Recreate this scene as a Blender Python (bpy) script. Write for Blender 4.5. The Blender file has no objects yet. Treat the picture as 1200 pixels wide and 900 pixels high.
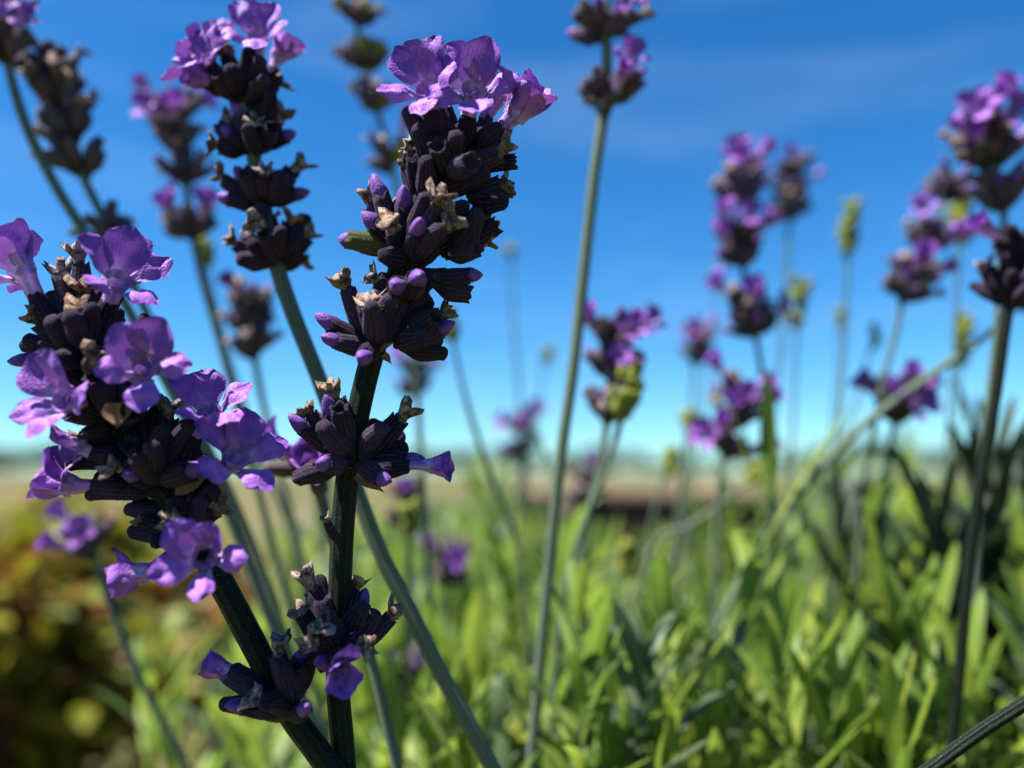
import bpy, math, random
from mathutils import Vector, Matrix, noise

# ------------------------------------------------------------------ camera, sky, sun, exposure
SC = bpy.context.scene
COL = SC.collection
random.seed(7)
R = math.radians
F = 942.0                      # focal length in photo pixels (1200 wide)
CAM = Vector((0, 0, 0.45))
PITCH = math.atan(105 / F)
FWD = Vector((0, math.cos(PITCH), math.sin(PITCH)))
UP = Vector((0, -math.sin(PITCH), math.cos(PITCH)))
RIGHT = Vector((1, 0, 0))

cd = bpy.data.cameras.new('camera'); cam = bpy.data.objects.new('camera', cd); COL.objects.link(cam)
cam.location = CAM; cam.rotation_euler = (R(90) + PITCH, 0, 0)
cd.sensor_width = 36; cd.lens = F / 1200 * 36
cd.clip_start = 0.004; cd.clip_end = 5000
cd.dof.use_dof = True; cd.dof.focus_distance = 0.0945
cd.dof.aperture_fstop = cd.lens / 3.1
SC.camera = cam
SC.render.resolution_x = 1024; SC.render.resolution_y = 768

SUN = Vector((-0.47, -0.13, 0.86)).normalized()
elev = math.asin(SUN.z); azim = math.atan2(SUN.x, SUN.y)
w = bpy.data.worlds.new('World'); SC.world = w; w.use_nodes = True
nt = w.node_tree; nt.nodes.clear()
out = nt.nodes.new('ShaderNodeOutputWorld'); bg = nt.nodes.new('ShaderNodeBackground')
sky = nt.nodes.new('ShaderNodeTexSky'); sky.sky_type = 'NISHITA'; sky.sun_disc = False
sky.sun_elevation = elev; sky.sun_rotation = azim
sky.altitude = 600; sky.air_density = 1.0; sky.dust_density = 0.15; sky.ozone_density = 3.0
hs = nt.nodes.new('ShaderNodeHueSaturation')
hs.inputs['Saturation'].default_value = 1.3; hs.inputs['Hue'].default_value = 0.497
# thin streaks of cirrus
tc = nt.nodes.new('ShaderNodeTexCoord'); mp = nt.nodes.new('ShaderNodeMapping')
mp.inputs['Scale'].default_value = (1.6, 1.6, 9.0); mp.inputs['Rotation'].default_value = (0.12, 0.2, 0)
nz = nt.nodes.new('ShaderNodeTexNoise'); nz.inputs['Scale'].default_value = 1.7
nz.inputs['Detail'].default_value = 5; nz.inputs['Distortion'].default_value = 0.6
cr = nt.nodes.new('ShaderNodeValToRGB')
cr.color_ramp.elements[0].position = 0.5; cr.color_ramp.elements[0].color = (0, 0, 0, 1)
cr.color_ramp.elements[1].position = 0.85; cr.color_ramp.elements[1].color = (0.10, 0.10, 0.10, 1)
mx = nt.nodes.new('ShaderNodeMixRGB'); mx.inputs[2].default_value = (6.5, 8.0, 9.0, 1)
L = nt.links.new
L(sky.outputs[0], hs.inputs['Color']); L(tc.outputs['Generated'], mp.inputs[0]); L(mp.outputs[0], nz.inputs['Vector'])
tint = nt.nodes.new('ShaderNodeMixRGB'); tint.blend_type = 'MULTIPLY'; tint.inputs[0].default_value = 1
tint.inputs[2].default_value = (0.54, 0.905, 1.10, 1)
L(hs.outputs[0], tint.inputs[1])
L(nz.outputs[0], cr.inputs[0]); L(cr.outputs[0], mx.inputs[0]); L(tint.outputs[0], mx.inputs[1])
L(mx.outputs[0], bg.inputs[0]); bg.inputs[1].default_value = 0.05
L(bg.outputs[0], out.inputs[0])

sd = bpy.data.lights.new('sun', 'SUN'); sd.energy = 5.0; sd.angle = R(0.5); sd.color = (1.0, 0.96, 0.88)
so = bpy.data.objects.new('sun', sd); COL.objects.link(so); so.location = (-3, 1, 5)
so.rotation_euler = SUN.to_track_quat('Z', 'Y').to_euler()
vs = SC.view_settings
vs.view_transform = 'Standard'; vs.look = 'None'; vs.gamma = 1; vs.use_curve_mapping = False; vs.exposure = 1.7


# ------------------------------------------------------------------ helpers
def P(px, py, d):
    """pixel of the photograph + distance along the view axis in mm -> point"""
    d = d * 0.001
    return CAM + RIGHT * ((px - 600) / F * d) + UP * ((450 - py) / F * d) + FWD * d

def rnd(a, b): return random.uniform(a, b)

def rvec():
    while True:
        v = Vector((rnd(-1, 1), rnd(-1, 1), rnd(-1, 1)))
        if 0.01 < v.length < 1: return v.normalized()

def sm(x): x = max(0, min(1, x)); return x * x * (3 - 2 * x)

def mesh(name, verts, faces, mat, t=None, u=None, smooth=True):
    me = bpy.data.meshes.new(name)
    me.from_pydata([tuple(v) for v in verts], [], faces)
    if t is not None:
        me.attributes.new('t', 'FLOAT', 'POINT').data.foreach_set('value', t)
    if u is not None:
        me.attributes.new('u', 'FLOAT', 'POINT').data.foreach_set('value', u)
    if smooth: me.polygons.foreach_set('use_smooth', [True] * len(me.polygons))
    me.materials.append(mat); me.update()
    return me

def obj(name, me, parent=None, mtx=None, kind=None):
    o = bpy.data.objects.new(name, me); COL.objects.link(o)
    if parent: o.parent = parent
    if mtx is not None: o.matrix_basis = mtx
    if kind: o['kind'] = kind
    return o

def thing(name, label, cat, loc, group=None):
    o = bpy.data.objects.new(name, None); COL.objects.link(o); o.location = loc
    o.empty_display_size = 0.01
    o['label'] = label; o['category'] = cat
    if group: o['group'] = group
    return o

def frame(z, y, loc=(0, 0, 0), s=(1, 1, 1)):
    z = z.normalized(); x = y.cross(z)
    if x.length < 1e-5: x = Vector((1, 0.01, 0)).cross(z)
    x.normalize(); y = z.cross(x)
    m = Matrix(((x.x * s[0], y.x * s[1], z.x * s[2], loc[0]), (x.y * s[0], y.y * s[1], z.y * s[2], loc[1]),
                (x.z * s[0], y.z * s[1], z.z * s[2], loc[2]), (0, 0, 0, 1)))
    return m

def catmull(pts, n):
    out = []
    q = [pts[0] * 2 - pts[1]] + list(pts) + [pts[-1] * 2 - pts[-2]]
    for i in range(1, len(q) - 2):
        a, b, c, d = q[i - 1:i + 3]
        for k in range(n):
            s = k / n
            out.append(0.5 * ((2 * b) + (c - a) * s + (2 * a - 5 * b + 4 * c - d) * s * s + (3 * b - a - 3 * c + d) * s ** 3))
    out.append(q[-2]); return out

def tube(pts, rad, seg=10, ribs=4, rib=0.09, off=None):
    off = off or Vector((0, 0, 0))
    V, Fc, T, U = [], [], [], []
    n = len(pts); ref = Vector((0.3, -1, 0.1))
    for i, p in enumerate(pts):
        tg = (pts[min(i + 1, n - 1)] - pts[max(i - 1, 0)]).normalized()
        x = ref.cross(tg).normalized(); y = tg.cross(x); ref = y.copy()
        r = rad(i / (n - 1)) if callable(rad) else rad
        for k in range(seg):
            a = 2 * math.pi * k / seg
            rr = r * (1 + rib * math.cos(ribs * a))
            V.append(p + x * (math.cos(a) * rr) + y * (math.sin(a) * rr) - off); T.append(i / (n - 1)); U.append(k / seg)
    for i in range(n - 1):
        for k in range(seg):
            k2 = (k + 1) % seg
            Fc.append((i * seg + k, i * seg + k2, (i + 1) * seg + k2, (i + 1) * seg + k))
    Fc.append(tuple(range(seg))[::-1]); Fc.append(tuple(range((n - 1) * seg, n * seg)))
    return V, Fc, T, U


# ------------------------------------------------------------------ materials
def newmat(name):
    m = bpy.data.materials.new(name); m.use_nodes = True
    t = m.node_tree; t.nodes.clear()
    return m, t, t.nodes.new('ShaderNodeOutputMaterial')

class NB:
    def __init__(s, t): s.t = t
    def n(s, ty, **kw):
        x = s.t.nodes.new('ShaderNode' + ty)
        for k, v in kw.items():
            if k.startswith('i_'): x.inputs[k[2:].replace('_', ' ')].default_value = v
            else: setattr(x, k, v)
        return x
    def l(s, a, b): s.t.links.new(a, b)
    def attr(s, name): return s.n('Attribute', attribute_name=name).outputs['Fac']
    def objco(s): return s.n('TexCoord').outputs['Object']
    def noise(s, scale, detail=3, rough=0.55, co=None, dist=0.0):
        x = s.n('TexNoise', i_Scale=scale, i_Detail=detail, i_Roughness=rough, i_Distortion=dist)
        s.l(co or s.objco(), x.inputs['Vector']); return x.outputs[0]
    def ramp(s, fac, *st):
        x = s.n('ValToRGB'); e = x.color_ramp.elements
        while len(e) < len(st): e.new(0.5)
        for el, (p, c) in zip(e, st): el.position = p; el.color = c if len(c) == 4 else (*c, 1)
        s.l(fac, x.inputs[0]); return x.outputs[0]
    def mix(s, f, a, b, mode='MIX'):
        x = s.n('MixRGB', blend_type=mode)
        for i, v in ((0, f), (1, a), (2, b)):
            if isinstance(v, (float, int)): x.inputs[i].default_value = v
            elif isinstance(v, tuple): x.inputs[i].default_value = (*v, 1)
            else: s.l(v, x.inputs[i])
        return x.outputs[0]
    def math(s, op, a, b=0.0):
        x = s.n('Math', operation=op)
        for i, v in ((0, a), (1, b)):
            if isinstance(v, (float, int)): x.inputs[i].default_value = v
            else: s.l(v, x.inputs[i])
        return x.outputs[0]
    def rand(s): return s.n('ObjectInfo').outputs['Random']
    def bump(s, h, strength, dist):
        x = s.n('Bump', i_Strength=strength, i_Distance=dist); s.l(h, x.inputs['Height']); return x.outputs[0]
    def bsdf(s, col, rough=0.6, sheen=0.0, sheen_tint=(1, 1, 1), spec=0.3, normal=None, sr=0.35):
        b = s.n('BsdfPrincipled', i_Roughness=rough)
        b.inputs['Specular IOR Level'].default_value = spec
        b.inputs['Sheen Weight'].default_value = sheen; b.inputs['Sheen Roughness'].default_value = sr
        b.inputs['Sheen Tint'].default_value = (*sheen_tint, 1)
        if isinstance(col, tuple): b.inputs['Base Color'].default_value = (*col, 1)
        else: s.l(col, b.inputs['Base Color'])
        if normal: s.l(normal, b.inputs['Normal'])
        return b.outputs[0]
    def trans(s, base, col, f, normal=None):
        tr = s.n('BsdfTranslucent')
        if isinstance(col, tuple): tr.inputs[0].default_value = (*col, 1)
        else: s.l(col, tr.inputs[0])
        if normal: s.l(normal, tr.inputs[1])
        m = s.n('MixShader'); m.inputs[0].default_value = f
        s.l(base, m.inputs[1]); s.l(tr.outputs[0], m.inputs[2]); return m.outputs[0]

def m_petal(name='petal_violet', pale=(0.74, 0.54, 0.78), deep=(0.165, 0.050, 0.35), mid=(0.50, 0.185, 0.62), stops=(0.10, 0.50)):
    m, t, o = newmat(name); b = NB(t)
    tt, uu = b.attr('t'), b.attr('u')
    co = b.objco()
    tn = b.math('ADD', tt, b.math('MULTIPLY', b.math('SUBTRACT', b.noise(1100, 3, 0.6, co), 0.5), 0.45))
    base = b.ramp(tn, (stops[0], pale), (stops[1], mid), (max(0.75, stops[1] + .05), mid), (1.0, deep))
    co = b.objco()
    big = b.noise(420, 3, 0.6, co)
    base = b.mix(b.ramp(big, (0.35, (0, 0, 0)), (0.7, (0.75, 0.75, 0.75))), base, deep)
    # veins running outward from the throat
    wv = b.n('TexWave', wave_type='BANDS', bands_direction='X', i_Scale=1.9, i_Distortion=2.2, i_Detail=2.0)
    cmb = b.n('CombineXYZ'); b.l(uu, cmb.inputs[0]); b.l(b.math('MULTIPLY', tt, 0.25), cmb.inputs[1])
    b.l(b.math('MULTIPLY', b.rand(), 5.0), cmb.inputs[2]); b.l(cmb.outputs[0], wv.inputs['Vector'])
    base = b.mix(b.math('MULTIPLY', wv.outputs['Fac'], 0.5), base, deep)
    base = b.mix(b.math('MULTIPLY', b.rand(), 0.35), base, (0.17, 0.065, 0.37))
    fine = b.n('TexVoronoi', i_Scale=4200.0); b.l(co, fine.inputs['Vector'])
    h = b.math('ADD', b.math('MULTIPLY', b.noise(1500, 3, 0.6, co), 1.0), b.math('MULTIPLY', fine.outputs['Distance'], 0.5))
    nm = b.bump(h, 0.55, 0.00018)
    bs = b.bsdf(base, 0.55, 0.10, (0.85, 0.7, 1.0), 0.22, nm, 0.4)
    trc = b.mix(0.5, base, deep)
    b.l(b.trans(bs, trc, 0.17, nm), o.inputs[0]); return m

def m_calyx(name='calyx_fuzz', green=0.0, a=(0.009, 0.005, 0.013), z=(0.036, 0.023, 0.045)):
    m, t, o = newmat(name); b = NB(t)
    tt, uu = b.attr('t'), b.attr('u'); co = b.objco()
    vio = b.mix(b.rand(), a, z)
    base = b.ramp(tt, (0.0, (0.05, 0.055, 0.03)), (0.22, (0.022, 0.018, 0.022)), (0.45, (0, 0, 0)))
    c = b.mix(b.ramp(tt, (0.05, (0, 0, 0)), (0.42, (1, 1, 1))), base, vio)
    # pale hairy ribs lengthwise
    st = b.math('SINE', b.math('MULTIPLY', uu, 2 * math.pi * 13))
    stn = b.math('MULTIPLY', b.ramp(st, (0.3, (0, 0, 0)), (1.0, (1, 1, 1))), b.ramp(b.noise(1600, 3, 0.7, co), (0.35, (0, 0, 0)), (0.7, (1, 1, 1))))
    c = b.mix(b.math('MULTIPLY', stn, 0.5), c, (0.115, 0.084, 0.135))
    sp = b.ramp(b.noise(5200, 2, 0.8, co), (0.60, (0, 0, 0)), (0.72, (1, 1, 1)))
    c = b.mix(b.math('MULTIPLY', sp, 0.22), c, (0.30, 0.26, 0.32))
    if green:
        g = b.mix(b.rand(), (0.18, 0.23, 0.035), (0.28, 0.31, 0.05))
        c = b.mix(green, c, g)
    nm = b.bump(b.math('ADD', b.noise(3800, 3, 0.7, co), b.math('MULTIPLY', st, 0.16)), 0.7, 0.00022)
    bs = b.bsdf(c, 0.8, 0.05, (0.85, 0.78, 0.95), 0.04, nm, 0.5)
    b.l(b.trans(bs, c, 0.25 if green else 0.05, nm), o.inputs[0]); return m

def m_wither():
    m, t, o = newmat('withered_corolla_brown'); b = NB(t); co = b.objco()
    c = b.mix(b.ramp(b.rand(), (0.2, (0, 0, 0)), (0.9, (1, 1, 1))), (0.36, 0.235, 0.16), (0.38, 0.31, 0.31))
    c = b.mix(b.ramp(b.noise(900, 4, 0.7, co), (0.4, (0, 0, 0)), (0.62, (1, 1, 1))), (0.05, 0.028, 0.022), c)
    c = b.mix(b.ramp(b.noise(2200, 2, 0.7, co), (0.58, (0, 0, 0)), (0.72, (0.7, 0.7, 0.7))), c, (0.62, 0.52, 0.45))
    nm = b.bump(b.noise(1800, 4, 0.7, co), 0.9, 0.0003)
    bs = b.bsdf(c, 0.8, 0.15, (1, 0.9, 0.8), 0.1, nm)
    b.l(b.trans(bs, c, 0.12), o.inputs[0]); return m

def m_stem(name, dark, light, spec=0.12):
    m, t, o = newmat(name); b = NB(t); co = b.objco()
    st = b.math('SINE', b.math('MULTIPLY', b.attr('u'), 2 * math.pi * 8))
    c = b.mix(b.ramp(st, (0.2, (0, 0, 0)), (1, (1, 1, 1))), dark, light)
    c = b.mix(b.ramp(b.noise(260, 4, 0.6, co), (0.3, (0, 0, 0)), (0.75, (0.5, 0.5, 0.5))), c, tuple(x * 0.8 for x in dark))
    sp = b.ramp(b.noise(4200, 2, 0.8, co), (0.64, (0, 0, 0)), (0.72, (1, 1, 1)))
    c = b.mix(b.math('MULTIPLY', sp, 0.45), c, (0.24, 0.26, 0.22))
    nm = b.bump(b.math('ADD', b.noise(3500, 2, 0.7, co), b.math('MULTIPLY', st, 0.5)), 0.6, 0.00018)
    b.l(b.bsdf(c, 0.6, 0.03, (0.9, 1, 0.9), spec, nm), o.inputs[0]); return m

def m_leaf(name, c1, c2, c3, tr=0.4, scale=120, rough=0.5):
    m, t, o = newmat(name); b = NB(t); co = b.objco()
    c = b.ramp(b.rand(), (0.0, c1), (0.5, c2), (1.0, c3))
    c = b.mix(b.ramp(b.noise(scale, 3, 0.6, co), (0.35, (0, 0, 0)), (0.75, (0.55, 0.55, 0.55))), c, c1)
    u = b.math('ABSOLUTE', b.attr('u'))
    c = b.mix(b.ramp(u, (0.0, (0.4, 0.4, 0.4)), (0.16, (0, 0, 0))), c, tuple(min(1, x * 1.5 + 0.02) for x in c3))
    nm = b.bump(b.noise(scale * 8, 2, 0.6, co), 0.4, 0.0002)
    bs = b.bsdf(c, rough, 0.1, (0.9, 1, 0.9), 0.35, nm)
    tc_ = b.mix(0.6, c, c, 'ADD')
    b.l(b.trans(bs, tc_, tr), o.inputs[0]); return m

def m_simple(name, c1, c2, scale, rough=0.85, bump=0.4, dist=0.01, extra=None):
    m, t, o = newmat(name); b = NB(t); co = b.objco()
    c = b.mix(b.ramp(b.noise(scale, 5, 0.6, co), (0.35, (0, 0, 0)), (0.65, (1, 1, 1))), c1, c2)
    if extra:
        for (cc, sc, lo, hi) in extra:
            c = b.mix(b.ramp(b.noise(sc, 5, 0.65, co), (lo, (0, 0, 0)), (hi, (1, 1, 1))), c, cc)
    nm = b.bump(b.noise(scale * 6, 5, 0.65, co), bump, dist)
    b.l(b.bsdf(c, rough, 0, (1, 1, 1), 0.2, nm), o.inputs[0]); return m

PETAL = m_petal()
PETAL_U = m_petal('petal_violet_upper', (0.66, 0.46, 0.74), (0.085, 0.026, 0.24), (0.33, 0.115, 0.50), (0.06, 0.45))  # upper lobes: their own deeper violet plus shade painted into the colour
BUD = m_petal('bud_violet', (0.030, 0.020, 0.036), (0.11, 0.042, 0.23), (0.20, 0.075, 0.33), (0.30, 0.78))
CALYX = m_calyx()
CALYX_L = m_calyx('calyx_paler', 0.0, (0.062, 0.042, 0.078), (0.095, 0.078, 0.075))  # paler calyx colour for the blurred stalks
CALYX_G = m_calyx('calyx_young_green', 0.85)
CALYX_HALF = m_calyx('calyx_half_green', 0.3)
WITHER = m_wither()
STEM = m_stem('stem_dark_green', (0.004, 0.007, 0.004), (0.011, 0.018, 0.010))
STEM_Y = m_stem('shoot_stem_green', (0.060, 0.10, 0.025), (0.12, 0.17, 0.045))
STEM_L = m_stem('stem_sage_green', (0.080, 0.112, 0.075), (0.15, 0.19, 0.135))
LEAF = m_leaf('lavender_leaf', (0.065, 0.12, 0.018), (0.145, 0.225, 0.028), (0.25, 0.30, 0.034), 0.45)
LEAF_G = m_leaf('lavender_leaf_grey', (0.05, 0.085, 0.045), (0.085, 0.125, 0.06), (0.12, 0.16, 0.08), 0.35)
LEAF_SHADE = m_leaf('lavender_leaf_painted_shade', (0.012, 0.022, 0.010), (0.018, 0.032, 0.013), (0.028, 0.045, 0.016), 0.2)  # leaf colour darkened to paint in the shade of the right-hand clump
BRACT = m_leaf('bract_papery', (0.16, 0.08, 0.035), (0.24, 0.13, 0.06), (0.32, 0.19, 0.09), 0.3, 900)
SHRUB = m_leaf('shrub_leaf', (0.06, 0.085, 0.007), (0.13, 0.15, 0.010), (0.27, 0.22, 0.016), 0.4, 60)
SHRUB_R = m_leaf('shrub_leaf_red', (0.09, 0.020, 0.012), (0.16, 0.045, 0.02), (0.22, 0.10, 0.025), 0.35, 60)
def m_mix():
    m, t, o = newmat('shrub_leaf_mixed'); b = NB(t); co = b.objco()
    c = b.ramp(b.noise(16, 3, 0.6, co), (0.36, (0.06, 0.09, 0.007)), (0.50, (0.23, 0.22, 0.013)), (0.55, (0.18, 0.11, 0.015)), (0.61, (0.20, 0.05, 0.02)))
    bs = b.bsdf(c, 0.5, 0, (1, 1, 1), 0.35)
    b.l(b.trans(bs, c, 0.4), o.inputs[0]); return m
SHRUB_M = m_mix()
BARK = m_simple('bark', (0.035, 0.024, 0.016), (0.09, 0.065, 0.045), 30, 0.9, 0.6, 0.004)
GROUND = m_simple('dry_ground', (0.10, 0.075, 0.035), (0.13, 0.105, 0.045), 1.3, 0.95, 0.5, 0.03,
                  [((0.16, 0.085, 0.045), 0.6, 0.5, 0.65), ((0.055, 0.075, 0.02), 0.45, 0.42, 0.58), ((0.065, 0.045, 0.025), 14, 0.5, 0.7)])
WOOD = m_simple('weathered_wood', (0.16, 0.105, 0.07), (0.25, 0.18, 0.125), 7, 0.85, 0.5, 0.006, [((0.09, 0.06, 0.045), 22, 0.55, 0.75)])
WOOD_SHADE = m_simple('wood_painted_shade', (0.020, 0.014, 0.011), (0.04, 0.028, 0.021), 7, 0.8, 0.5, 0.006)  # plank colour darkened to stand for the shade on the bed's front
SOIL = m_simple('soil', (0.05, 0.033, 0.022), (0.10, 0.07, 0.048), 9, 0.95, 0.9, 0.03)
FARLEAF = m_leaf('far_tree_leaf', (0.022, 0.036, 0.014), (0.035, 0.055, 0.02), (0.05, 0.07, 0.026), 0.2, 1)


# ------------------------------------------------------------------ small meshes (metres)
MM = 0.001
def calyx_mesh(seg, rings, seed, mat, ribs=13, name='calyx', closed=False):
    random.seed(seed)
    Lc = 6 * MM; Rm = 1.20 * MM
    bend = rnd(-0.5, 0.5) * MM; fat = rnd(0.92, 1.08); bulge = rnd(0.45, 0.6)
    V, Fc, T, U = [], [], [], []
    prof = []
    for i in range(rings):
        s = i / (rings - 1)
        r = 0.34 + 0.66 * sm(s / bulge) - (0.20 + (0.12 if closed else 0)) * sm((s - bulge) / (1 - bulge))
        prof.append((s, r))
    prof += [(1.045, 0.50), (1.07, 0.30), (1.075, 0.10)] if closed else [(0.985, 0.60), (0.85, 0.46)]
    for i, (s, r) in enumerate(prof):
        last = i >= rings - 1
        for k in range(seg):
            a = 2 * math.pi * k / seg
            rr = Rm * fat * r * (1 + (0.022 * math.cos(ribs * a) if ribs * 2 <= seg else 0))
            rr *= 1 + 0.07 * noise.noise(Vector((math.cos(a) * 1.5, math.sin(a) * 1.5, s * 3 + seed)))
            z = Lc * s
            if i == rings - 1: z += (0.04 if closed else 0.20) * MM * math.cos(5 * a + seed); rr *= 1 + 0.06 * math.cos(5 * a + seed)
            V.append(Vector((math.cos(a) * rr + bend * math.sin(s * 3.0), math.sin(a) * rr, z))); T.append(s if i < rings else 1.0); U.append(k / seg)
    n = len(prof)
    for i in range(n - 1):
        for k in range(seg):
            k2 = (k + 1) % seg
            Fc.append((i * seg + k, i * seg + k2, (i + 1) * seg + k2, (i + 1) * seg + k))
    Fc.append(tuple(range(seg))[::-1]); Fc.append(tuple(range((n - 1) * seg, n * seg)))
    if seg > 20:                         # short felt of hairs
        nb = rings * seg
        for _ in range(170):
            q = random.randrange(seg, nb - seg); p = V[q]
            c0 = Vector((0, 0, p.z)); nrm = (p - c0).normalized()
            dr = (nrm + Vector((0, 0, 0.7)) + rvec() * 0.5).normalized(); sd_ = dr.cross(nrm).normalized() * 0.022 * MM
            i0 = len(V); base_ = p + rvec() * 0.05 * MM - nrm * 0.03 * MM
            V += [base_ - sd_, base_ + sd_, base_ + dr * rnd(0.18, 0.40) * MM]
            T += [0.3, 0.3, 0.3]; U += [0.02, 0.02, 0.02]; Fc.append((i0, i0 + 1, i0 + 2))
    return mesh(name, V, Fc, mat, T, U)

def bud_mesh(seed, seg=12, rings=8, two=False):
    """closed or just opening corolla showing beyond the calyx mouth; z from -1 mm"""
    V, Fc, T, U = [], [], [], []
    Lb = 3.6 * MM; Rb = 0.93 * MM
    for i in range(rings):
        s = i / (rings - 1)
        r = Rb * math.sqrt(max(0.02, 1 - ((s - 0.40) / 0.61) ** 2)) * (1 - 0.22 * sm((s - 0.5) / 0.5)) * (0.85 if s < 0.3 else 1)
        for k in range(seg):
            a = 2 * math.pi * k / seg
            lob = 1 + 0.13 * math.cos((2 if two else 3) * a + seed) * s - 0.10 * abs(math.sin(2.5 * a + seed)) * s
            lob *= 1 + 0.16 * noise.noise(Vector((math.cos(a) * 1.3, math.sin(a) * 1.3, s * 2.5 + seed * 3.1)))
            V.append(Vector((math.cos(a) * r * lob + 0.25 * MM * s * s * math.cos(seed), math.sin(a) * r * lob, -1.2 * MM + Lb * s)))
            T.append(s); U.append(math.sin(a))
    for i in range(rings - 1):
        for k in range(seg):
            k2 = (k + 1) % seg
            Fc.append((i * seg + k, i * seg + k2, (i + 1) * seg + k2, (i + 1) * seg + k))
    Fc.append(tuple(range(seg))[::-1]); Fc.append(tuple(range((rings - 1) * seg, rings * seg)))
    return mesh('bud_tip', V, Fc, BUD, T, U)

def wither_mesh(seed, seg=14, rings=9):
    random.seed(seed * 13 + 5)
    V, Fc, T, U = [], [], [], []
    Lw = rnd(2.6, 3.8) * MM; bx, by = rnd(-0.9, 0.9) * MM, rnd(-0.9, 0.9) * MM
    nl = random.choice([3, 4, 5]); ph = rnd(0, 6)
    for i in range(rings):
        s = i / (rings - 1)
        r = (0.50 + 0.10 * math.sin(s * 7 + seed) + 0.55 * sm((s - 0.45) / 0.45)) * MM
        for k in range(seg):
            a = 2 * math.pi * k / seg
            cr_ = noise.noise(Vector((math.cos(a) * 1.7, math.sin(a) * 1.7, s * 4 + seed * 2.7)))
            rr = r * (1 + 0.55 * cr_) * (1 + 0.35 * math.cos(nl * a + ph) * sm((s - 0.5) / 0.5))
            z = -0.9 * MM + Lw * s + 0.45 * MM * math.cos(nl * a + ph + 0.6) * sm((s - 0.6) / 0.4) + 0.25 * MM * cr_
            V.append(Vector((math.cos(a) * rr + bx * s * s, math.sin(a) * rr + by * s * s, z))); T.append(s); U.append(k / seg)
    c = len(V); V.append(Vector((bx, by, -0.9 * MM + Lw * 0.72))); T.append(1); U.append(0)
    for i in range(rings - 1):
        for k in range(seg):
            k2 = (k + 1) % seg
            Fc.append((i * seg + k, i * seg + k2, (i + 1) * seg + k2, (i + 1) * seg + k))
    for k in range(seg): Fc.append(((rings - 1) * seg + k, (rings - 1) * seg + (k + 1) % seg, c))
    return mesh('withered_corolla', V, Fc, WITHER, T, U)

def petal_mesh(seed, Lp, Wp, th0, th1, cup, wav, name, nu=11, nv=12, mat=None):
    """one corolla lobe: starts at the throat rim (radius 1 mm) on +X, tube axis +Z"""
    V, Fc, T, U = [], [], [], []
    cx, cz = 1.0 * MM, -0.9 * MM
    path = []
    th = th0
    for j in range(nv):
        v = j / (nv - 1)
        path.append((cx, cz, th))
        th = th0 + (th1 - th0) * sm(v * 1.05)
        cx += math.sin(th) * Lp / (nv - 1); cz += math.cos(th) * Lp / (nv - 1)
    for j in range(nv):
        v = j / (nv - 1); px_, pz_, th = path[j]
        if v < 0.6: hw = Wp * (0.42 + 0.58 * sm(v / 0.6))
        else: hw = Wp * math.sqrt(max(0.0, 1 - ((v - 0.6) / 0.405) ** 2.7))
        hw = max(hw, Wp * 0.45)
        for i in range(nu):
            uu = -1 + 2 * i / (nu - 1)
            y = hw * uu
            # edge waviness, lengthwise crease and cup; normal direction is (-cos th, 0, sin th)
            wv_ = wav * noise.noise(Vector((uu * 1.4 + seed * 5.3, v * 2.6, seed * 1.7))) * MM * (0.35 + v) * (1 - 0.6 * sm((v - 0.7) / 0.3))
            wv_ += 0.12 * MM * noise.noise(Vector((uu * 4 + seed, v * 7, seed * 2.2)))
            nn = cup * MM * (uu * uu) * (0.4 + v) * (1 - 0.7 * sm((v - 0.75) / 0.25)) + wv_ - 0.16 * MM * math.exp(-(uu * 5) ** 2) * (1 - v)
            nx, nz_ = -math.cos(th), math.sin(th)
            back = 0.09 * Lp * (uu * uu) * sm((v - 0.6) / 0.4)
            V.append(Vector((px_ + nx * nn - math.sin(th) * back, y, pz_ + nz_ * nn - math.cos(th) * back)))
            T.append(v); U.append(uu)
    for j in range(nv - 1):
        for i in range(nu - 1):
            a = j * nu + i
            Fc.append((a, a + 1, a + nu + 1, a + nu))
    return mesh(name, V, Fc, mat or PETAL, T, U)

CAL = [calyx_mesh(26, 11, 3 + i, CALYX) for i in range(4)]
CAL_C = [calyx_mesh(26, 11, 43 + i, CALYX, closed=True) for i in range(4)]
CAL_H = [calyx_mesh(26, 11, 23, CALYX_HALF)]
CAL_LO = [calyx_mesh(12, 7, 13 + i, CALYX_L, 0) for i in range(3)]
CAL_GR = [calyx_mesh(12, 7, 17 + i, CALYX_G, 0, closed=True) for i in range(2)]
BUDS = [bud_mesh(s, two=(s == 2)) for s in range(4)]
WITH = [wither_mesh(s) for s in range(7)]
PU = [petal_mesh(s, 4.9 * MM, 1.95 * MM, R(16), R(74), 0.45, 0.8, 'petal', mat=PETAL_U) for s in range(4)]
PL = [petal_mesh(10 + s, 4.5 * MM, 1.42 * MM, R(34), R(76), -0.22, 0.7, 'petal') for s in range(5)]
PF = [petal_mesh(20 + s, 4.2 * MM, 1.9 * MM, R(6), R(28), 0.9, 0.7, 'petal') for s in range(3)]   # half folded
random.seed(11)


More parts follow.
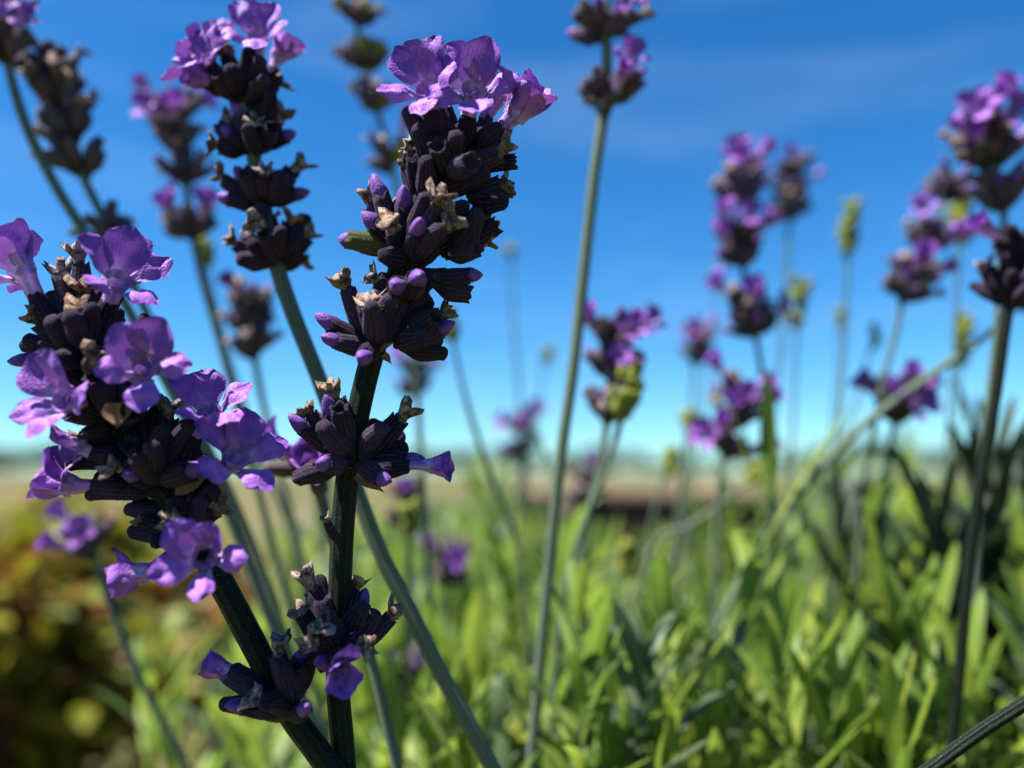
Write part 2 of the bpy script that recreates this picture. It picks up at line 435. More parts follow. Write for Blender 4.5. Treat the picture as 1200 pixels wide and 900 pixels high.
# ------------------------------------------------------------------ lavender stalks
class Stalk:
    def __init__(s, label, stem, base, r=1.05, mat=None, group=None, lo=False, d=None, cat='lavender', name='lavender_stalk', young=False):
        """stem: [(px, py, depth mm)] from the tip downwards; base: (x, y) on the ground in metres"""
        s.lo = lo; s.young = young
        pts = [P(*q) for q in stem]
        b = Vector((base[0], base[1], 0.0)); lastp = pts[-1]
        tg = (pts[-1] - pts[-2]).normalized()
        p1 = lastp + tg * 0.04
        p2 = Vector((lastp.x * 0.45 + b.x * 0.55, lastp.y * 0.45 + b.y * 0.55, max(0.12, lastp.z * 0.45)))
        s.vis = pts
        cv = catmull(pts + [p1, p2, b + Vector((0, 0, -0.004))], 9)
        s.curve = cv
        s.root = thing(name, label, cat, b, group)
        s.loc = b
        V, Fc, T, U = tube(cv, lambda x: r * MM * (0.62 + 0.38 * sm(x * 5)) * (0.78 if lo else 0.95), 12 if not lo else 8, off=b)
        obj('stem', mesh('stem', V, Fc, mat or STEM, T, U), s.root)

    def near(s, p):
        best = min(range(len(s.curve)), key=lambda i: (s.curve[i] - p).length)
        a = s.curve[max(best - 1, 0)]; c = s.curve[min(best + 1, len(s.curve) - 1)]
        return s.curve[best], (a - c).normalized()

    def calyx(s, base, tip, kind, width=1.0, tipk=None):
        ax = tip - base; ln = ax.length
        if ln < 1e-5: return
        f = 0.74 if kind in 'PW' else 1.0
        cl = max(0.0036, min(0.0088, ln * f))
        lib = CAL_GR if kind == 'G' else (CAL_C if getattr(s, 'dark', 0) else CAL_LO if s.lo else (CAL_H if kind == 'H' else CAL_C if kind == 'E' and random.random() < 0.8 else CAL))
        me = random.choice(lib)
        wv = width * rnd(0.92, 1.12)
        roll = rvec()
        c = obj('calyx', me, s.root, frame(ax, roll, base - s.loc, (wv, wv, cl / 0.006)))
        inv = 1 / (cl / 0.006)
        if kind == 'P' or kind == 'H':
            ex = (ln - cl) / 0.0021 if kind == 'P' else 0.55
            ex = max(0.5, min(1.7, ex))
            obj('bud_tip', random.choice(BUDS), c, Matrix.Translation((0, 0, 0.0058)) @ Matrix.Rotation(rnd(0, 6), 4, 'Z') @ Matrix.Diagonal((0.95, 0.95, inv * ex, 1)))
        elif kind == 'W':
            ex = max(0.6, min(1.5, (ln - cl) / 0.0023))
            obj('withered_corolla', random.choice(WITH), c, Matrix.Translation((0, 0, 0.0056)) @ Matrix.Rotation(rnd(0, 6), 4, 'Z') @ Matrix.Diagonal((1.08, 1.08, inv * ex, 1)))
        return c

    def whorl(s, bpx, bpy, bd, tips):
        """hand-placed calyces: tips (px, py, depth offset mm, kind)"""
        for (tx, ty, td, k) in tips:
            b = P(bpx, bpy, bd); t = P(tx, ty, bd + td)
            b = b + (t - b) * 0.06 + rvec() * 0.0004
            if (t - b).length > 0.0125: b = t - (t - b).normalized() * 0.0120
            s.calyx(b, t, k, 1.08)

    def fill(s, p, n, ln=6.5, tilt=(32, 62), side=None, kinds='EEEW', jitter=0.0012):
        """calyces round the stem at p; side: only those leaning within 110 degrees of this direction"""
        c, ax = s.near(p)
        x = ax.cross(Vector((0.2, 1, 0))).normalized(); y = ax.cross(x)
        k = 0; tries = 0
        a0 = rnd(0, 6.28)
        while k < n and tries < n * 8:
            tries += 1
            a = a0 + 2.399963 * tries + rnd(-0.25, 0.25)
            rad = x * math.cos(a) + y * math.sin(a)
            if side is not None and rad.dot(side) < -0.25: continue
            if not s.lo and rad.y < -0.35: continue
            ti = R(rnd(*tilt))
            dr = (ax * math.cos(ti) + rad * math.sin(ti)).normalized()
            b = c + ax * rnd(-jitter, jitter) + rad * 0.0005
            kind = random.choice(kinds)
            l_ = ln * MM * rnd(0.85, 1.15) * (1.3 if kind in 'PW' else 1)
            s.calyx(b, b + dr * l_, kind)
            k += 1

    def bract(s, base, tip, width=2.4):
        ax = tip - base; ln = ax.length
        nv, nu = 7, 5; V, Fc, T, U = [], [], [], []
        for j in range(nv):
            v = j / (nv - 1); hw = width * 0.5 * MM * (math.sin(math.pi * min(1, v * 0.8 + 0.2)) ** 0.7) * (1 - v ** 3)
            for i in range(nu):
                u_ = -1 + 2 * i / (nu - 1)
                V.append(Vector((hw * u_, 0.35 * MM * u_ * u_ + 0.2 * MM * noise.noise(Vector((u_ * 2, v * 3, base.x * 900))), ln * v))); T.append(v); U.append(u_)
        for j in range(nv - 1):
            for i in range(nu - 1):
                a = j * nu + i; Fc.append((a, a + 1, a + nu + 1, a + nu))
        obj('bract', mesh('bract', V, Fc, BRACT, T, U), s.root, frame(ax, Vector((0, -1, 0.2)), base - s.loc))

    def flower(s, cb, throat, face, up=None, size=1.0, fold=0, calyx=True):
        size *= 1.08
        """open corolla: cb calyx base, throat centre, face direction the corolla looks; fold 1 = half closed"""
        ax = throat - cb; dist = ax.length
        face = (face.normalized() + UP * 0.14).normalized(); up = up or Vector((0, 0, 1))
        cl = max(0.004, min(0.0066, dist * 0.62)); axn = ax.normalized()
        if calyx: s.calyx(cb, cb + axn * cl, 'E', 1.02)
        m = frame(face, up, throat - s.loc, (size, size, size)); mi = m.inverted()
        # tube from the calyx mouth to the throat (bends from the calyx axis to the face direction)
        p0 = mi @ (cb + axn * (cl * 0.86) - s.loc); d0 = (mi.to_3x3() @ axn)
        p3 = Vector((0, 0, 0)); gl = (p3 - p0).length
        p1 = p0 + d0.normalized() * gl * 0.4; p2 = Vector((0, 0, -gl * 0.38))
        pts = []
        for i in range(9):
            q = i / 8
            pts.append(p0 * (1 - q) ** 3 + p1 * 3 * q * (1 - q) ** 2 + p2 * 3 * q * q * (1 - q) + p3 * q ** 3)
        V, Fc, T, U = tube(pts, lambda q: (0.74 + 0.12 * q + 0.34 * sm((q - 0.45) / 0.5)) * MM, 14, 5, 0.03)
        Fc = Fc[:-2]
        T = [0.25 - 0.2 * q for q in T]
        fl = obj('flower', mesh('flower', V, Fc, PETAL, T, U), s.root, m)
        for ang, lib, sc in ((57, PU, 1.0), (123, PU, 1.0), (-14, PL, 1.0), (-90, PL, 1.06), (194, PL, 1.0)):
            if fold == 1: lib = PF if lib is PL else random.choice((PU, PF))
            if fold == 2: lib = PF
            sc *= rnd(0.9, 1.08)
            obj('petal', random.choice(lib), fl, Matrix.Rotation(R(ang + rnd(-7, 7)), 4, 'Z') @ Matrix.Rotation(R(rnd(-9, 9)), 4, 'Y') @ Matrix.Diagonal((sc, sc * rnd(0.93, 1.06), sc, 1)))
        return fl

    def fl(s, d, c, t, face, up=(0, 0, 1), size=1.0, fold=0):
        """flower from pixels; c / t = (px, py, depth offset); face in camera terms (right, up, away)"""
        f = RIGHT * face[0] + UP * face[1] + FWD * face[2]
        u = RIGHT * up[0] + UP * up[2] + FWD * up[1]
        s.flower(P(c[0], c[1], d + c[2]), P(t[0], t[1], d + t[2]), f, u, size, fold)

# ---- the stalk in focus in the middle
D = 95.0
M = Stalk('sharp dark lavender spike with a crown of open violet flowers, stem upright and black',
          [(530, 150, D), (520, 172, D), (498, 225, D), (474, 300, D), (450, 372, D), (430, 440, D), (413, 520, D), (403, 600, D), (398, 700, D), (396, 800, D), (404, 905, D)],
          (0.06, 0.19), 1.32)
RT = Vector((1, 0, 0)); BK = Vector((0.45, 0.9, 0))
# crown
M.whorl(522, 205, D, [(478, 131, -2, 'E'), (500, 128, 1, 'E'), (524, 148, -4, 'E'), (548, 140, 0, 'E'), (490, 150, -4, 'E'),
                      (606, 172, -3, 'W'), (604, 190, 0, 'E'), (553, 190, -7, 'E'), (472, 165, -1, 'W'), (575, 150, 3, 'E'), (588, 168, 2, 'E'), (535, 160, -6, 'E'), (512, 170, -6, 'E')])
M.whorl(545, 232, D, [(601, 211, 0, 'W'), (600, 222, 2, 'E'), (592, 236, -2, 'E')])
M.whorl(505, 242, D, [(486, 185, -3, 'E'), (500, 188, -5, 'E'), (470, 182, 1, 'W')])
M.fill(P(522, 200, D), 6, 7.0, (15, 60), RT + BK, 'EEEEW')
M.fill(P(510, 225, D), 4, 6.5, (30, 70), RT, 'EEEE')
M.fl(D, (515, 175, 0), (500, 101, -2.5), (-0.38, 0.26, -0.88), (-0.05, 0.3, 1), 1.10)
M.fl(D, (540, 175, -1), (556, 103, -3.0), (0.02, 0.22, -0.95), (-0.15, 0.3, 1), 1.18)
M.fl(D, (560, 182, 0), (608, 128, -1.5), (0.62, 0.60, -0.30), (-0.5, 0.0, 0.7), 1.10, 1)
M.fl(D, (545, 180, 3), (586, 108, 3), (0.45, 0.8, -0.2), (-0.3, 0.5, 0.7), 1.0)
M.fl(D, (525, 170, 4), (520, 98, 3), (-0.1, 0.9, -0.15), (0, 1, 0.3), 0.95)
# second whorl
M.whorl(480, 305, D, [(437, 204, -2, 'P'), (419, 222, 0, 'W'), (472, 218, -4, 'P'), (527, 213, -8, 'W'), (423, 250, -2, 'P'), (455, 258, -5, 'W'),
                      (491, 256, -8, 'P'), (538, 257, -7, 'W'), (407, 281, -1, 'H'), (500, 232, -6, 'E'), (515, 270, -7, 'E'), (450, 300, -5, 'E')])
M.whorl(520, 300, D, [(578, 243, 0, 'W'), (584, 264, -1, 'E'), (578, 281, 0, 'W'), (560, 250, -4, 'E'), (560, 290, -3, 'E'), (570, 232, 2, 'E')])
M.fill(P(498, 275, D), 5, 6.8, (35, 70), RT + BK, 'EEEEW')
M.fill(P(488, 290, D), 5, 6.8, (30, 65), RT, 'EEEE')
M.fill(P(480, 300, D), 4, 6.5, (20, 60), None, 'EEEW')
M.whorl(478, 345, D, [(492, 322, -8, 'P'), (461, 334, -8, 'P'), (430, 322, -2, 'W')])
M.whorl(502, 328, D - 2, [(565, 322, 0, 'P'), (552, 344, 1, 'E')])
M.fill(P(470, 330, D), 4, 6, (40, 75), RT, 'EEE')
M.bract(P(470, 345, D - 3), P(447, 352, D - 4), 2.0)
# third whorl
M.whorl(442, 414, D, [(424, 341, -4, 'W'), (446, 345, -5, 'W'), (397, 316, -1, 'W'), (369, 369, -2, 'P'), (377, 396, -4, 'P'), (424, 421, -7, 'P'),
                      (458, 350, -5, 'E'), (435, 360, -7, 'E'), (470, 352, -2, 'E')])
M.whorl(466, 404, D, [(537, 358, 0, 'W'), (533, 380, -1, 'P'), (521, 414, 0, 'E'), (515, 396, 2, 'E'), (500, 350, 2, 'E'), (510, 370, -4, 'E'), (495, 395, -5, 'E')])
M.fill(P(446, 395, D), 5, 6.5, (30, 65), RT + BK, 'EEEE')
M.fill(P(455, 372, D), 4, 6.5, (30, 65), RT, 'EEEE')
M.bract(P(440, 414, D - 1), P(462, 402, D - 4), 1.2)
M.bract(P(450, 416, D - 1), P(460, 428, D - 2), 1.0)
# fourth whorl
M.whorl(408, 540, D, [(389, 444, -2, 'W'), (351, 468, -1, 'W'), (379, 464, -4, 'P'), (338, 488, -3, 'P'), (356, 498, 1, 'E'), (371, 544, -4, 'P'), (398, 478, -5, 'E'), (378, 500, -5, 'E'),
                      (350, 560, 5, 'E')])
M.whorl(420, 545, D, [(484, 474, 0, 'W'), (458, 566, -5, 'P'), (440, 495, 2, 'E'), (450, 500, -2, 'E'), (470, 510, 3, 'E'), (497, 540, -1, 'P')])
M.fl(D, (432, 546, -1), (507, 545, -2), (0.93, -0.12, -0.25), (0, 0.1, 1), 0.62, 2)
M.bract(P(412, 546, D - 1), P(356, 545, D - 3), 1.2); M.bract(P(418, 556, D - 1), P(452, 578, D - 3), 1.6)
M.fill(P(410, 538, D), 3, 6.2, (35, 70), BK, 'EEEW')
M.calyx(P(399, 640, D - 1), P(389, 622, D - 2), 'W', 0.5)  # tiny withered calyx standing in for a pale fleck stuck to the stem
# fifth whorl
M.whorl(398, 768, D, [(355, 668, 0, 'W'), (341, 703, -3, 'W'), (369, 728, -8, 'W'), (384, 722, -6, 'E'), (343, 767, -3, 'P'), (372, 780, -6, 'P'), (362, 745, -7, 'W'), (377, 700, -1, 'E'),
                      (372, 672, 3, 'E')])
M.whorl(404, 762, D, [(474, 711, 0, 'W'), (429, 690, 2, 'P'), (418, 670, 2, 'W'), (432, 747, -6, 'W'), (440, 720, -1, 'E'), (425, 710, -3, 'E')])
M.fl(D, (396, 762, -2), (398, 783, -8), (0.35, -0.30, -0.85), (-0.25, 0, 1), 0.78, 1)
M.fill(P(398, 762, D), 3, 6.0, (30, 65), BK, 'EEW')

# ---- the leaning spike on its left
DL = 93.0
S_ = Stalk('sharp leaning lavender spike with many open violet flowers below and around its dark calyces',
           [(82, 345, DL), (103, 400, DL), (128, 462, DL), (158, 520, DL), (194, 578, DL), (228, 630, DL), (262, 688, DL), (300, 760, DL), (340, 835, DL), (392, 908, DL)],
           (0.03, 0.21), 1.42)
LF = Vector((-1, 0, 0))
S_.whorl(100, 415, DL, [(63, 294, -1, 'W'), (102, 318, -3, 'W'), (76, 352, -6, 'W'), (28, 366, -2, 'W'), (108, 362, -7, 'E'), (60, 376, -5, 'E'), (84, 372, -8, 'E'), (48, 395, -3, 'E'),
                        (130, 350, 2, 'E'), (10, 424, -2, 'P'), (30, 405, 2, 'E'), (118, 420, -9, 'W'), (70, 420, -7, 'E')])
S_.fill(P(98, 385, DL), 8, 7, (15, 55), None, 'EEEW')
S_.fill(P(112, 425, DL), 9, 7, (25, 65), None, 'EEEE')
S_.whorl(140, 492, DL, [(78, 482, -5, 'E'), (110, 440, -7, 'E'), (150, 455, -6, 'E'), (156, 480, -8, 'E'), (100, 512, -3, 'W'), (125, 455, -7, 'E')])
S_.bract(P(139, 472, DL - 8), P(139, 502, DL - 8.5), 3.4)
S_.fill(P(130, 468, DL), 8, 6.5, (30, 70), None, 'EEEE')
S_.whorl(185, 565, DL, [(203, 465, -2, 'W'), (179, 518, -9, 'E'), (222, 498, -3, 'E'), (192, 500, -6, 'E'), (126, 540, -5, 'W'), (98, 514, 1, 'W'), (240, 548, -5, 'P'), (160, 540, -8, 'E'), (146, 556, -7, 'P'), (150, 520, -6, 'E')])
S_.bract(P(205, 570, DL - 3), P(252, 553, DL - 4), 3.0)
S_.fill(P(168, 535, DL), 9, 6.8, (30, 65), None, 'EEEE')
S_.fill(P(190, 570, DL), 7, 6.5, (35, 70), None, 'EEEE')
S_.whorl(222, 622, DL, [(152, 604, -1, 'W'), (190, 614, -9, 'W'), (180, 635, -4, 'E'), (250, 575, -4, 'E'), (264, 590, -3, 'W'), (235, 590, -6, 'E'), (205, 590, -7, 'E')])
S_.fill(P(215, 610, DL), 7, 6.5, (35, 70), None, 'EEEE')
# flowers
S_.fl(DL, (72, 398, -1), (22, 312, -1), (-0.72, 0.55, 0.10), (-0.2, 0.3, 0.9), 1.15)
S_.fl(DL, (112, 395, -2), (140, 326, -4), (0.60, 0.50, -0.60), (-0.75, 0.1, 0.75), 1.12)
S_.fl(DL, (138, 470, -1), (170, 428, -8), (0.22, 0.18, -0.92), (-0.08, 0, 1), 1.02)
S_.fl(DL, (126, 474, -1), (72, 467, -8), (-0.40, 0.16, -0.85), (-0.16, 0, 1), 1.10)
S_.fl(DL, (150, 545, -2), (84, 524, -4), (-0.75, -0.25, -0.45), (-0.2, 0, 1), 0.85)
S_.fl(DL, (160, 572, -1), (76, 568, -3), (-0.92, 0.02, -0.3), (0.1, 0.1, 1), 0.95, 1)
S_.fl(DL, (205, 562, -1), (244, 478, -3), (0.15, 0.72, -0.58), (-0.65, 0.2, 0.7), 1.0)
S_.fl(DL, (222, 590, -1), (278, 534, -4), (0.55, 0.48, -0.55), (-0.45, 0, 0.9), 1.12)
S_.fl(DL, (228, 640, -1), (239, 654, -9), (0.05, 0.14, -0.97), (-0.12, 0, 1), 1.0)
S_.fl(DL, (225, 648, -1), (163, 672, -4), (-0.78, -0.30, -0.35), (-0.3, 0.1, 0.9), 0.92, 1)
# lower whorl
S_.whorl(342, 836, DL, [(318, 744, -2, 'W'), (283, 818, -5, 'W'), (264, 826, -2, 'P'), (312, 824, -7, 'E'), (360, 829, -7, 'P'), (347, 778, -3, 'E'), (330, 780, -6, 'E'), (274, 785, 0, 'E'), (290, 800, -3, 'E')])
S_.whorl(338, 828, DL, [(246, 780, 0, 'P')])
S_.fl(DL, (330, 822, 1), (262, 785, 0), (-0.9, 0.25, -0.2), (0, 0.1, 1), 0.7, 2)
S_.fill(P(338, 830, DL), 4, 6.3, (35, 70), None, 'EEW')
S_.bract(P(345, 836, DL - 1), P(300, 843, DL - 3), 1.6)

# ---- third spike, slightly out of focus, behind
D3 = 113.0
T_ = Stalk('slightly soft dark lavender spike with violet flowers only at its tip, grey-green stem',
           [(268, 62, D3), (285, 110, D3), (297, 180, D3), (309, 245, D3), (324, 310, D3), (345, 372, D3), (378, 455, D3), (402, 530, D3), (424, 592, D3), (446, 648, D3), (480, 715, D3), (520, 795, D3), (556, 860, D3), (590, 925, D3)],
           (0.08, 0.25), 1.1, STEM_L)
T_.whorl(323, 312, D3, [(262, 277, -2, 'W'), (280, 303, -3, 'E'), (345, 245, -2, 'W'), (372, 265, -1, 'W'), (345, 305, 2, 'W'), (310, 272, -6, 'E'), (330, 270, -6, 'E'), (295, 285, -5, 'E'), (352, 275, -2, 'E'), (312, 240, 1, 'W')])
T_.fill(P(320, 300, D3), 3, 6, (35, 65), BK, 'EEW')
T_.whorl(312, 242, D3, [(246, 200, -1, 'W'), (254, 230, -2, 'P'), (275, 195, -4, 'P'), (308, 190, -6, 'W'), (355, 185, -1, 'W'), (362, 222, -1, 'P'), (288, 200, -5, 'E'), (328, 205, -5, 'E'), (300, 258, -7, 'W'), (340, 210, -3, 'E')])
T_.fill(P(308, 235, D3), 3, 6.3, (35, 65), BK, 'EEEW')
T_.whorl(300, 178, D3, [(243, 168, -2, 'W'), (258, 150, -3, 'P'), (346, 155, -1, 'P'), (335, 128, -2, 'W'), (300, 130, -6, 'W'), (275, 120, -4, 'P'), (317, 112, -4, 'E'), (290, 150, -7, 'E'), (320, 150, -6, 'E')])
T_.fill(P(298, 170, D3), 4, 6.3, (30, 65), None, 'EEEW')
T_.fill(P(294, 150, D3), 4, 6.3, (25, 60), None, 'EEEE')
T_.whorl(285, 120, D3, [(292, 60, -3, 'E'), (305, 70, -4, 'E'), (255, 85, -4, 'E'), (262, 52, 0, 'W'), (270, 80, -6, 'E'), (335, 85, 0, 'W'), (310, 92, -5, 'E')])
T_.fill(P(286, 120, D3), 5, 6.3, (15, 55), None, 'EEEE')
T_.fl(D3, (300, 108, 0), (302, 40, -3), (0.05, 0.5, -0.8), (-0.1, 0.2, 1), 1.05)
T_.fl(D3, (268, 105, 0), (240, 66, -3), (-0.3, 0.5, -0.75), (0.1, 0.2, 1), 0.95)
T_.fl(D3, (275, 108, 0), (228, 72, 0), (-0.8, 0.5, -0.2), (0.1, 0.2, 1), 0.95)
T_.fl(D3, (310, 112, 0), (328, 62, 1), (0.6, 0.5, -0.1), (0.1, 0.2, 1), 0.9, 1)
T_.fl(D3, (270, 112, 0), (240, 96, -3), (-0.6, 0.0, -0.75), (0.1, 0.2, 1), 0.8, 1)
T_.fl(D3, (272, 95, 0), (258, 45, 2), (-0.2, 0.8, -0.4), (0.1, 0.2, 1), 0.85, 0)

# ---- blurred stalks behind
def blurred(label, d, stem, base, whorls, r=1.0, mat=None, young=False, group=None, kinds='EEWP', ln=6.0, dark=False):
    """whorls: (px, py, calyces, flowers, tilt)"""
    st = Stalk(label, [(x, y, d + (dd[0] if dd else 0)) for x, y, *dd in stem], base, r, mat or STEM_L, group, lo=True); st.dark = dark
    for (x, y, n, nf, *rest) in whorls:
        p = P(x, y, d)
        if young:
            st.fill(p, n, ln, (8, 38), None, 'GGGG', 0.003)
            continue
        tl = rest[0] if rest else (25, 65)
        st.fill(p, n, ln, tl, None, kinds, 0.0016)
        c, ax = st.near(p)
        a0 = rnd(0, 6)
        for k in range(nf):
            a = a0 + k * 2.4
            rad = (RIGHT * math.cos(a) + Vector((0, 1, 0)) * math.sin(a))
            if rad.y > 0.6: rad.y *= -1
            dr = (ax * rnd(0.15, 1.0) + rad * 0.8 + Vector((0, -0.25, 0))).normalized()
            c2 = c + ax * rnd(-0.003, 0.002)
            st.flower(c2 + rad * 0.0006, c2 + dr * rnd(0.0075, 0.0100), (dr + rad * 0.2 + Vector((0, -0.3, 0))).normalized(), Vector((rnd(-.3, .3), 0.2, 1)), rnd(0.68, 0.95), random.choice((0, 1, 1, 2)))
    return st

bx = lambda x=0.06, y=0.30: (x + rnd(-0.05, 0.05), y + rnd(-0.05, 0.05))
blurred('blurred lavender stalk whose small violet head nods over a long slanting green stem', 140,
        [(4, 40), (8, 70), (28, 140), (62, 212), (108, 288), (170, 400), (250, 560), (330, 760), (400, 920)], (0.0, 0.25), [(6, 66, 10, 2), (3, 44, 7, 2)], 1.05)
blurred('blurred brownish lavender spike without open flowers beside the slanting green stem', 150,
        [(52, 62), (65, 100), (82, 160), (98, 208), (128, 270), (200, 430), (300, 650), (390, 920)], (0.01, 0.27),
        [(62, 95, 14, 0), (68, 128, 14, 0), (82, 165, 14, 0), (96, 205, 12, 0), (138, 285, 7, 0)], 0.95, kinds='EEWW')
blurred('blurred lavender spike with violet top peeking out behind the soft dark spike', 172,
        [(198, 100), (205, 140), (216, 200), (224, 262), (238, 330), (268, 440), (320, 640), (400, 920)], (0.02, 0.29),
        [(200, 150, 14, 4), (208, 182, 12, 0), (215, 214, 10, 0), (226, 275, 12, 2)], 0.95, kinds='EEWW')
blurred('blurred grey-violet lavender spike beside the grey-green stem of the soft dark spike', 185,
        [(292, 330), (294, 370), (298, 415), (312, 490), (345, 620), (420, 920)], (0.03, 0.3),
        [(294, 365, 14, 1), (296, 390, 14, 0), (298, 415, 12, 0)], 0.9, kinds='EEWP')
blurred('blurred pale lavender spike of separated grey whorls behind the crowned spike', 175,
        [(414, 5), (424, 60), (436, 110), (456, 180), (470, 260), (486, 420), (500, 640), (520, 920)], (0.05, 0.3),
        [(412, 22, 12, 0), (424, 75, 12, 0), (438, 122, 9, 0), (460, 192, 8, 1)], 0.8, kinds='EWWG', ln=5.2)
blurred('blurred tall lavender stalk with two far-apart whorls, the lower holding two violet flowers', 142,
        [(712, -30), (711, 30), (710, 110), (696, 210), (684, 320), (672, 430), (656, 545), (640, 700), (620, 920)], (0.04, 0.27),
        [(711, 38, 13, 1, (55, 80)), (708, 122, 10, 2, (55, 80))], 1.3, kinds='EEWP', ln=5.5)
blurred('blurred violet lavender spike with a yellow-green bud against its side', 165,
        [(728, 365), (722, 400), (716, 440), (712, 490), (700, 560), (680, 660), (660, 920)], (0.07, 0.3),
        [(725, 402, 14, 4), (718, 440, 14, 2), (714, 492, 12, 2)], 0.95)
blurred('blurred yellow-green young bud leaning on a violet lavender spike', 158,
        [(736, 438), (732, 470), (720, 520), (690, 600), (660, 700), (640, 920)], (0.06, 0.29), [(733, 466, 14, 0), (730, 480, 10, 0)], 0.8, young=True, ln=4.2)
blurred('blurred tall lavender spike of three violet-tipped whorls against open sky', 190,
        [(868, 170), (866, 210), (862, 270), (874, 330), (886, 395), (894, 450), (905, 560), (915, 920)], (0.12, 0.33),
        [(868, 215, 15, 3), (864, 235, 14, 0), (862, 285, 14, 4), (868, 308, 12, 0), (884, 365, 14, 3), (886, 388, 12, 0)], 0.9, kinds='EEWP')
blurred('small blurred dark lavender spike close behind the three-whorled one', 250,
        [(929, 180), (927, 220), (924, 270), (918, 380), (900, 560), (890, 900)], (0.13, 0.36),
        [(928, 208, 14, 3), (926, 232, 13, 0), (925, 256, 11, 0)], 0.9, kinds='EEWP')
blurred('small blurred pink-violet flower head on a thin pale stem', 260,
        [(816, 385), (814, 410), (813, 440), (808, 520), (790, 700), (770, 920)], (0.1, 0.36), [(815, 402, 8, 3), (814, 424, 12, 0)], 0.85)
blurred('blurred compact violet lavender head against the pale sky above the wooden bed', 185,
        [(872, 445), (862, 480), (850, 525), (842, 590), (838, 700), (830, 920)], (0.1, 0.33),
        [(866, 470, 12, 4), (858, 492, 12, 2), (848, 532, 12, 3)], 0.95)
blurred('blurred oval violet flower cluster lying slantwise below the diagonal stem', 190,
        [(1046, 452), (1052, 470), (1048, 500), (1040, 560), (1030, 700), (1000, 920)], (0.16, 0.33),
        [(1050, 475, 12, 5), (1064, 470, 8, 4), (1050, 490, 8, 1)], 0.9)
blurred('large blurred lavender spike with bright violet crown and thin blue-grey stem', 165,
        [(1138, 125), (1155, 170), (1176, 235), (1172, 300), (1168, 380), (1150, 560), (1130, 920)], (0.16, 0.3),
        [(1145, 165, 16, 6), (1160, 195, 16, 2), (1172, 225, 14, 0), (1178, 245, 12, 0)], 0.95)
blurred('blurred leaning lavender spike of two violet heads on one bent stem', 185,
        [(1118, 200), (1102, 245), (1088, 285), (1062, 335), (1050, 390), (1030, 470), (1010, 600), (990, 900)], (0.16, 0.33),
        [(1112, 232, 10, 1), (1094, 285, 13, 4), (1090, 300, 10, 0), (1064, 330, 12, 3), (1058, 352, 12, 0)], 0.9)
blurred('blurred dark lavender whorl on a black-green stem above a shaded leafy clump', 135,
        [(1200, 280), (1190, 330), (1180, 372), (1166, 470), (1150, 560), (1136, 660), (1125, 780), (1110, 930)], (0.17, 0.26),
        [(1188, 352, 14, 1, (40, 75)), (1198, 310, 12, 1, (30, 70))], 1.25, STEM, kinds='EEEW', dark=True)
blurred('thick blurred green stem running diagonally down from the dark whorl', 180,
        [(1190, 360), (1150, 398), (1090, 440), (1010, 500), (940, 575), (880, 660), (820, 780), (760, 930)], (0.1, 0.29), [(1196, 356, 6, 0)], 1.15)
for px, py, d, lb in ((997, 262, 230, 'slim blurred pale green young spike, the tallest of the young ones against sky'), (937, 350, 235, 'slim blurred pale green young spike beside the three-whorled violet spike'),
                      (1127, 248, 215, 'blurred cream young spike between the leaning spike and the large crowned spike'), (1128, 392, 260, 'faint blurred cream young spike just behind the diagonal stem')):
    blurred(lb, d, [(px + 2, py - 26), (px, py), (px - 3, py + 28), (px - 8, py + 150), (px - 20, py + 330), (px - 25, 930)], bx(0.14, 0.36),
            [(px, py - 2, 10, 0), (px, py + 12, 10, 0), (px - 2, py + 26, 9, 0)], 0.7, young=True, ln=4.0)
blurred('blurred lilac flower head against the horizon beside the tall two-whorled stalk', 300,
        [(612, 485), (614, 520), (612, 560), (600, 700), (590, 920)], (0.04, 0.42), [(613, 505, 12, 5), (614, 530, 12, 1)], 0.9)
blurred('blurred lilac head half sunk among leaves beside the crossing green stem', 230,
        [(530, 630), (528, 660), (522, 720), (510, 920)], (0.03, 0.35), [(528, 655, 10, 3), (527, 680, 10, 0)], 0.9)
blurred('dull violet blurred lavender head sunk among bright green leaves', 210,
        [(476, 765), (474, 800), (470, 850), (465, 940)], (0.0, 0.33), [(475, 790, 12, 1), (473, 815, 12, 0)], 0.9)
blurred('pale lilac blurred head on a soft grey-green stem before the yellow shrub', 175,
        [(104, 618), (112, 650), (130, 712), (155, 775), (190, 845), (232, 925)], (0.0, 0.3), [(110, 640, 10, 4)], 1.0)
blurred('blurred sunlit violet flowers close behind the upright black stem', 118,
        [(352, 515), (362, 545), (378, 590), (400, 660), (432, 760), (470, 920)], (0.03, 0.25), [(366, 556, 6, 3, (50, 80))], 0.9)
blurred('bare dark grey stem slanting sharply over the green leaves, close up', 100,
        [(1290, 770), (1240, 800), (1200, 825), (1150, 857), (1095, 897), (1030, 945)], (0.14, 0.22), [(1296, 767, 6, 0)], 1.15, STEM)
blurred('faint violet lavender head half hidden behind the crowned spike above the leaves', 260,
        [(482, 420), (486, 450), (492, 520), (500, 700), (510, 920)], (0.04, 0.38), [(484, 436, 12, 2), (486, 462, 10, 0)], 0.9)
blurred('dusky mauve blurred head at leaf height near the upright black stem', 240,
        [(470, 560), (474, 600), (480, 680), (490, 920)], (0.04, 0.36), [(472, 585, 12, 1), (474, 610, 12, 0)], 0.9, kinds='EEWW')
blurred('dusky mauve blurred head in front of the wooden bed', 260,
        [(690, 545), (688, 580), (684, 650), (680, 900)], (0.07, 0.38), [(690, 566, 10, 1), (688, 590, 12, 0), (686, 615, 10, 0)], 0.9, kinds='EEWW')
